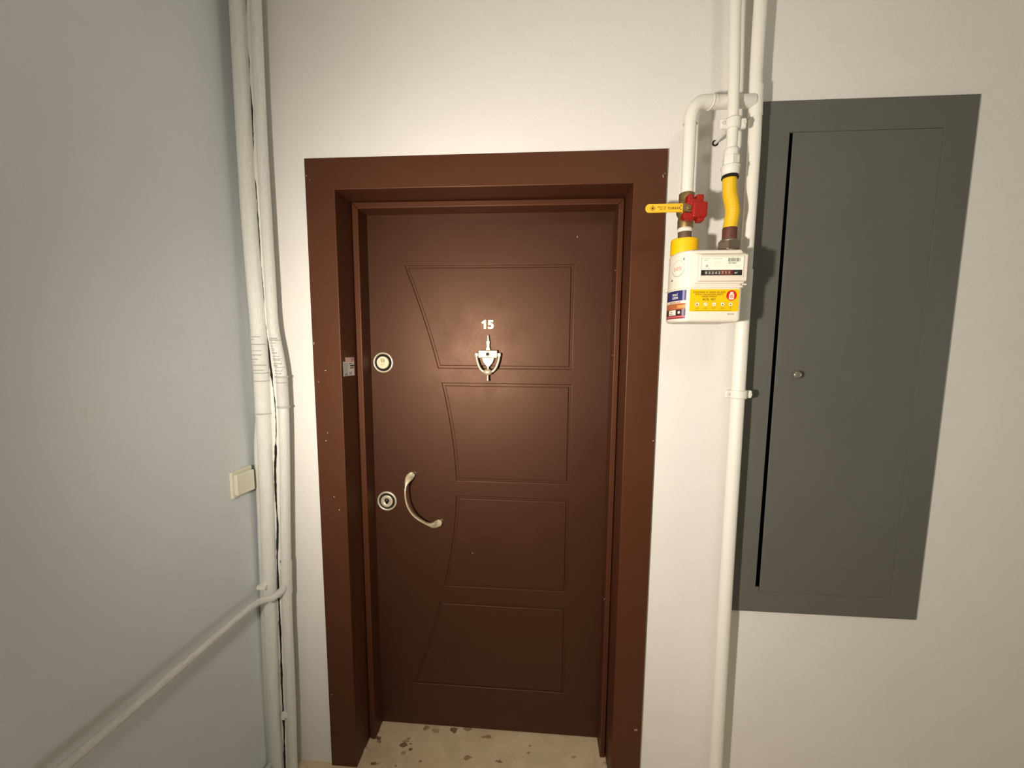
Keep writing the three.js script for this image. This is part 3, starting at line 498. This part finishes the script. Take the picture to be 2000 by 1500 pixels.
// ------------------------------------------------------------------ gas meter
{
  const m = thing('gas_meter', 'small white gas meter with yellow warning sticker and number dials', 'meter', [1.17, 1.598, 0.1]);
  // footprint in (x, z): rounded at the left, nearly square at the right
  const foot = (o) => {
    const p = [], x0 = 1.0885 - o, x1 = 1.2535 + o, zb = 0.042 - o, zf = 0.1655 + o, rx = 0.036 + o, rz = 0.0617 + o, r = 0.012;
    const corner = (cx, cz, a, b, t0, t1, n) => { for (let i = 0; i <= n; i++) { const t = t0 + (t1 - t0) * i / n; p.push([cx + a * Math.cos(t), cz + b * Math.sin(t)]); } };
    corner(x1 - r, zf - r, r, r, 0, Math.PI / 2, 8); corner(x0 + rx, zf - rz, rx, rz, Math.PI / 2, Math.PI, 18); corner(x0 + rx, zb + rz, rx, rz, Math.PI, Math.PI * 1.5, 12); corner(x1 - r, zb + r, r, r, Math.PI * 1.5, Math.PI * 2, 6);
    return p;
  };
  const prism = (o, y0, y1, bevel) => { const g = slab(foot(o).map(([x, z]) => [x, -z]).reverse(), y0, y1, bevel, [], 5); g.rotateX(-Math.PI / 2); return g; };
  part(m, 'lower_body', prism(0, 1.5975, 1.688, 0.009), meterPaint);
  part(m, 'upper_body', prism(-0.001, 1.682, 1.7805, 0.007), meterPaint);
  part(m, 'seam_flange', prism(0.0028, 1.684, 1.6905, 0.0018), meterPaint);
  // register housing and its printed window
  part(m, 'register', merge([box(1.1345, 1.2535, 1.6985, 1.7655, 0.155, 0.1815, 0.004, 3), box(1.128, 1.2535, 1.694, 1.7705, 0.15, 0.17, 0.004, 3)]), meterPlastic);
  const dial = canvasTex(1024, 460, (c, w, h) => {
    c.fillStyle = '#f6f3e4'; c.fillRect(0, 0, w, h); c.fillStyle = '#2c2b28'; c.font = '34px sans-serif';
    c.fillText('Q   0,016  Vc  1,2   Pmax  0,5 bar', 26, 48); c.font = 'bold 30px sans-serif'; c.fillText('G 2,5', 70, 96);
    c.fillStyle = '#b9b5a4'; c.font = '26px sans-serif'; c.fillText('V 1,2 dm³', 120, 160); c.fillText('Qmax 4 m³/h', 330, 130); c.fillText('Qmin 0,025', 330, 170); c.fillText('2014', 440, 220); c.fillRect(110, 190, 60, 66);
    c.fillStyle = '#5b5850'; c.fillText('C E   M14   1383', 26, 290);
    for (let x = 660, i = 0; x < 960; i++) { const b = 4 + (i * 7 % 5) * 3; c.fillStyle = '#3a3833'; c.fillRect(x, 24, b, 92); x += b + 4 + (i * 5 % 4) * 3; }
    c.fillStyle = '#24231f'; c.font = 'bold 44px sans-serif'; c.fillText('08719622', 668, 166); c.font = '28px sans-serif'; c.fillText('(6)', 900, 238);
    c.fillStyle = '#26241f'; c.fillRect(0, 322, w, 138); c.fillStyle = '#6b2620'; c.fillRect(490, 330, 300, 122);
    c.strokeStyle = '#8d8778'; c.lineWidth = 3; for (let i = 0; i < 8; i++) c.strokeRect(96 + i * 82, 338, 66, 106);
    c.fillStyle = '#eae4d2'; c.font = 'bold 84px sans-serif'; [...'03342'].forEach((d, i) => c.fillText(d, 106 + i * 82, 422)); [...'711'].forEach((d, i) => c.fillText(d, 516 + i * 82, 422)); c.font = 'bold 62px sans-serif'; c.fillText('m³', 830, 416);
  });
  const labelBox = (x0, x1, y0, y1, z, t = 0.0006) => { const g = new THREE.BoxGeometry(x1 - x0, y1 - y0, t); g.translate((x0 + x1) / 2, (y0 + y1) / 2, z + t / 2); const p = g.attributes.position, uv = g.attributes.uv; for (let i = 0; i < uv.count; i++) uv.setXY(i, (p.getX(i) - x0) / (x1 - x0), (p.getY(i) - y0) / (y1 - y0)); return g; };
  const reg = m.children[m.children.length - 1];
  part(reg, 'dial_plate', labelBox(1.1395, 1.2395, 1.7125, 1.7575, 0.1815), new THREE.MeshPhysicalMaterial({ map: dial, roughness: 0.35, clearcoat: 0.4 }), 'white dial plate with barcode and black counter strip');
  part(reg, 'window_rim', slab([[1.1365, 1.7085], [1.2425, 1.7085], [1.2425, 1.761], [1.1365, 1.761]], 0.1812, 0.1835, 0.001, [[[1.1395, 1.7125], [1.1395, 1.7575], [1.2395, 1.7575], [1.2395, 1.7125]]]), meterPlastic);
  // warning sticker on the front
  const warn = canvasTex(1024, 460, (c, w, h) => {
    c.fillStyle = '#f3c404'; c.fillRect(0, 0, w, h); c.fillStyle = '#5a4300'; c.textAlign = 'center'; c.font = 'bold 46px sans-serif';
    c.fillText('DEĞİŞTİRME VE SÖKME HALİNDE', 400, 78, 680); c.fillText('YETKİLİ GAZ DAĞITIM ŞİRKETİ', 400, 124, 590); c.fillText('HABER VERİNİZ', 400, 166, 310);
    c.fillStyle = '#4c3a06'; c.font = 'bold 66px sans-serif'; c.fillText('ACİL 187', 400, 232, 310);
    c.fillStyle = '#cf1f14'; c.beginPath(); c.arc(866, 128, 108, 0, 7); c.fill(); c.fillStyle = '#f7ecd8'; c.beginPath(); c.roundRect(814, 96, 104, 118, 14); c.fill(); c.fillRect(834, 54, 64, 46); c.fillStyle = '#cf1f14'; c.fillRect(842, 72, 48, 6); c.fillRect(832, 116, 68, 12); c.fillRect(832, 142, 68, 12); c.fillRect(832, 168, 68, 12);
    [160, 335, 510, 690, 856].forEach((x, i) => {
      c.fillStyle = '#fff3c9'; c.beginPath(); c.arc(x, 312, 44, 0, 7); c.fill(); c.strokeStyle = '#b57a10'; c.lineWidth = 6; c.stroke(); c.fillStyle = '#8a5a10'; c.strokeStyle = '#8a5a10'; c.lineWidth = 9; c.beginPath();
      if (i === 0) { c.moveTo(138, 316); c.lineTo(160, 288); c.lineTo(182, 316); c.fill(); c.fillRect(146, 316, 28, 22); }
      else if (i === 1) { c.moveTo(x - 26, 334); c.lineTo(x + 26, 290); c.stroke(); } else if (i === 2) { c.arc(x, 308, 20, 0, 3.1); c.stroke(); c.fillRect(x - 3, 286, 8, 24); }
      else if (i === 3) { c.moveTo(x - 20, 332); c.lineTo(x + 4, 290); c.lineTo(x + 24, 334); c.fill(); } else { c.arc(x, 312, 16, 0, 7); c.fill(); }
      c.fillStyle = '#7a5c08'; c.font = 'bold 22px sans-serif'; c.fillText(['GAZI', 'ATEŞ', 'ELEKTRİK', 'VANAYI', 'KAPI'][i], x, 386); c.fillText(['KAPAT', 'YAKMA', 'AÇMA', 'KAPATIN', 'AÇ'][i], x, 410);
    });
    c.fillStyle = '#6e5206'; c.fillRect(90, 438, 800, 6);
  });
  part(m, 'warning_sticker', labelBox(1.1215, 1.244, 1.6245, 1.6805, 0.1655, 0.0005), new THREE.MeshStandardMaterial({ map: warn, roughness: 0.4 }), 'yellow emergency sticker with red round sign');
  const brand = canvasTex(512, 128, (c, w, h) => { c.fillStyle = '#e9e2d2'; c.fillRect(0, 0, w, h); c.fillStyle = '#3b372f'; c.font = 'italic bold 92px sans-serif'; c.fillText('Pioneer', 40, 92, 430); c.fillRect(20, 96, 60, 8); });
  part(m, 'maker_mark', labelBox(1.2155, 1.241, 1.6145, 1.621, 0.1655, 0.0003), new THREE.MeshStandardMaterial({ map: brand, roughness: 0.45 }));
  // stickers bent round the left end
  const bent = (a0, a1, y0, y1) => {
    const n = 24, pos = [], uv = [], idx = [], x0 = 1.0885, rx = 0.036, rz = 0.0617, zf = 0.1655, cx = x0 + rx, cz = zf - rz;
    for (const o of [0.0002, 0.0006]) for (let i = 0; i <= n; i++) { const t = a0 + (a1 - a0) * i / n; for (const [y, w] of [[y0, 0], [y1, 1]]) { pos.push(cx + (rx + o) * Math.cos(t), y, cz + (rz + o) * Math.sin(t)); uv.push(i / n, w); } }
    const L = 2 * (n + 1); for (let i = 0; i < n; i++) { const a = L + 2 * i; idx.push(a, a + 2, a + 1, a + 1, a + 2, a + 3); const b = 2 * i; idx.push(b, b + 1, b + 2, b + 1, b + 3, b + 2); }
    const g = new THREE.BufferGeometry(); g.setAttribute('position', new THREE.Float32BufferAttribute(pos, 3)); g.setAttribute('uv', new THREE.Float32BufferAttribute(uv, 2)); g.setIndex(idx); g.computeVertexNormals(); return g;
  };
  const side = canvasTex(512, 512, (c, w, h) => {
    c.fillStyle = '#2b2f66'; c.fillRect(0, 0, w, 190); c.fillStyle = '#f0ead8'; c.font = 'bold 54px sans-serif'; c.fillText('TESLİ', 190, 92); c.fillText('EDEN', 200, 150);
    c.fillStyle = '#e9e0cd'; c.fillRect(0, 186, w, 48); c.fillStyle = '#7b3a2a'; c.font = 'bold 46px sans-serif'; c.fillText('BAKIMLIDIR', 130, 228);
    c.fillStyle = '#b0683c'; c.fillRect(0, 234, w, 110); c.fillStyle = '#d99a58'; c.fillRect(330, 270, 182, 50);
    c.fillStyle = '#3f1f24'; c.fillRect(0, 344, w, 118); c.fillStyle = '#f2ebda'; c.fillRect(110, 352, 190, 96); c.fillStyle = '#4a4540'; c.font = 'bold 38px sans-serif'; c.fillText('N-A', 150, 396); c.fillText('100-U', 140, 438); c.fillStyle = '#e8d8cf'; c.beginPath(); c.arc(370, 400, 26, 0, 7); c.fill();
    c.fillStyle = '#c9636a'; c.fillRect(0, 462, w, 30); c.fillStyle = '#7c1620'; c.fillRect(0, 492, w, 20);
    c.fillStyle = '#8d88a8'; c.fillRect(432, 0, 44, 186); c.fillRect(432, 344, 44, 118);
  });
  part(m, 'side_sticker', bent(Math.PI * 1.06, Math.PI * 0.60, 1.607, 1.680), new THREE.MeshStandardMaterial({ map: side, roughness: 0.4 }), 'blue and orange sticker bent round the left end');
  const stampPic = canvasTex(256, 256, (c, w) => {
    c.fillStyle = '#e9e2d2'; c.fillRect(0, 0, w, w); c.strokeStyle = 'rgba(120,104,100,.55)'; c.lineWidth = 7; c.beginPath(); c.arc(130, 120, 86, 0.2, 3.0); c.stroke(); c.strokeStyle = 'rgba(190,150,140,.5)'; c.beginPath(); c.arc(130, 120, 86, 3.2, 6.2); c.stroke();
    c.fillStyle = 'rgba(205,110,105,.55)'; c.font = 'bold 74px sans-serif'; c.fillText('ses', 66, 140); c.fillStyle = '#5b5348'; c.fillRect(196, 14, 14, 26); c.beginPath(); c.moveTo(20, 250); c.lineTo(48, 222); c.lineTo(60, 246); c.fill();
  });
  part(m, 'round_stamp', bent(Math.PI * 0.98, Math.PI * 0.60, 1.705, 1.765), new THREE.MeshStandardMaterial({ map: stampPic, roughness: 0.45 }));
  // unions
  part(m, 'union_cap', lathe([[0.026, 1.7795], [0.0335, 1.7795], [0.0352, 1.782], [0.0352, 1.8185], [0.0335, 1.821], [0.018, 1.8215], [0.0165, 1.8195], [0.0165, 1.8]], XI + 0.0015, ZC - 0.002, 48), yellowPlastic, 'yellow plastic union cap');
  part(m, 'union_nut', merge([hexNut(XO, 1.793, 1.814, ZC, 0.0295, 0.1), lathe([[0.018, 1.813], [0.0235, 1.813], [0.0225, 1.8185], [0.018, 1.8195]], XO, ZC), lathe([[0.018, 1.777], [0.023, 1.777], [0.0245, 1.785], [0.0255, 1.794], [0.018, 1.795]], XO, ZC)]), nickel, 'nickel hexagonal union nut');
  part(m, 'seal_screw', lathe([[1e-5, 1.6835], [0.004, 1.6835], [0.0045, 1.687], [0.004, 1.691], [1e-5, 1.691]], 1.0865, 0.086, 14), meterPlastic);
  part(m, 'seal_tab', box(1.252, 1.264, 1.6915, 1.696, 0.15, 0.16, 0.0015), meterPlastic);
  part(m, 'seal_tab', box(1.253, 1.268, 1.722, 1.735, 0.13, 0.15, 0.004), meterPlastic);
}

shade(scene);
renderer.render(scene, camera);
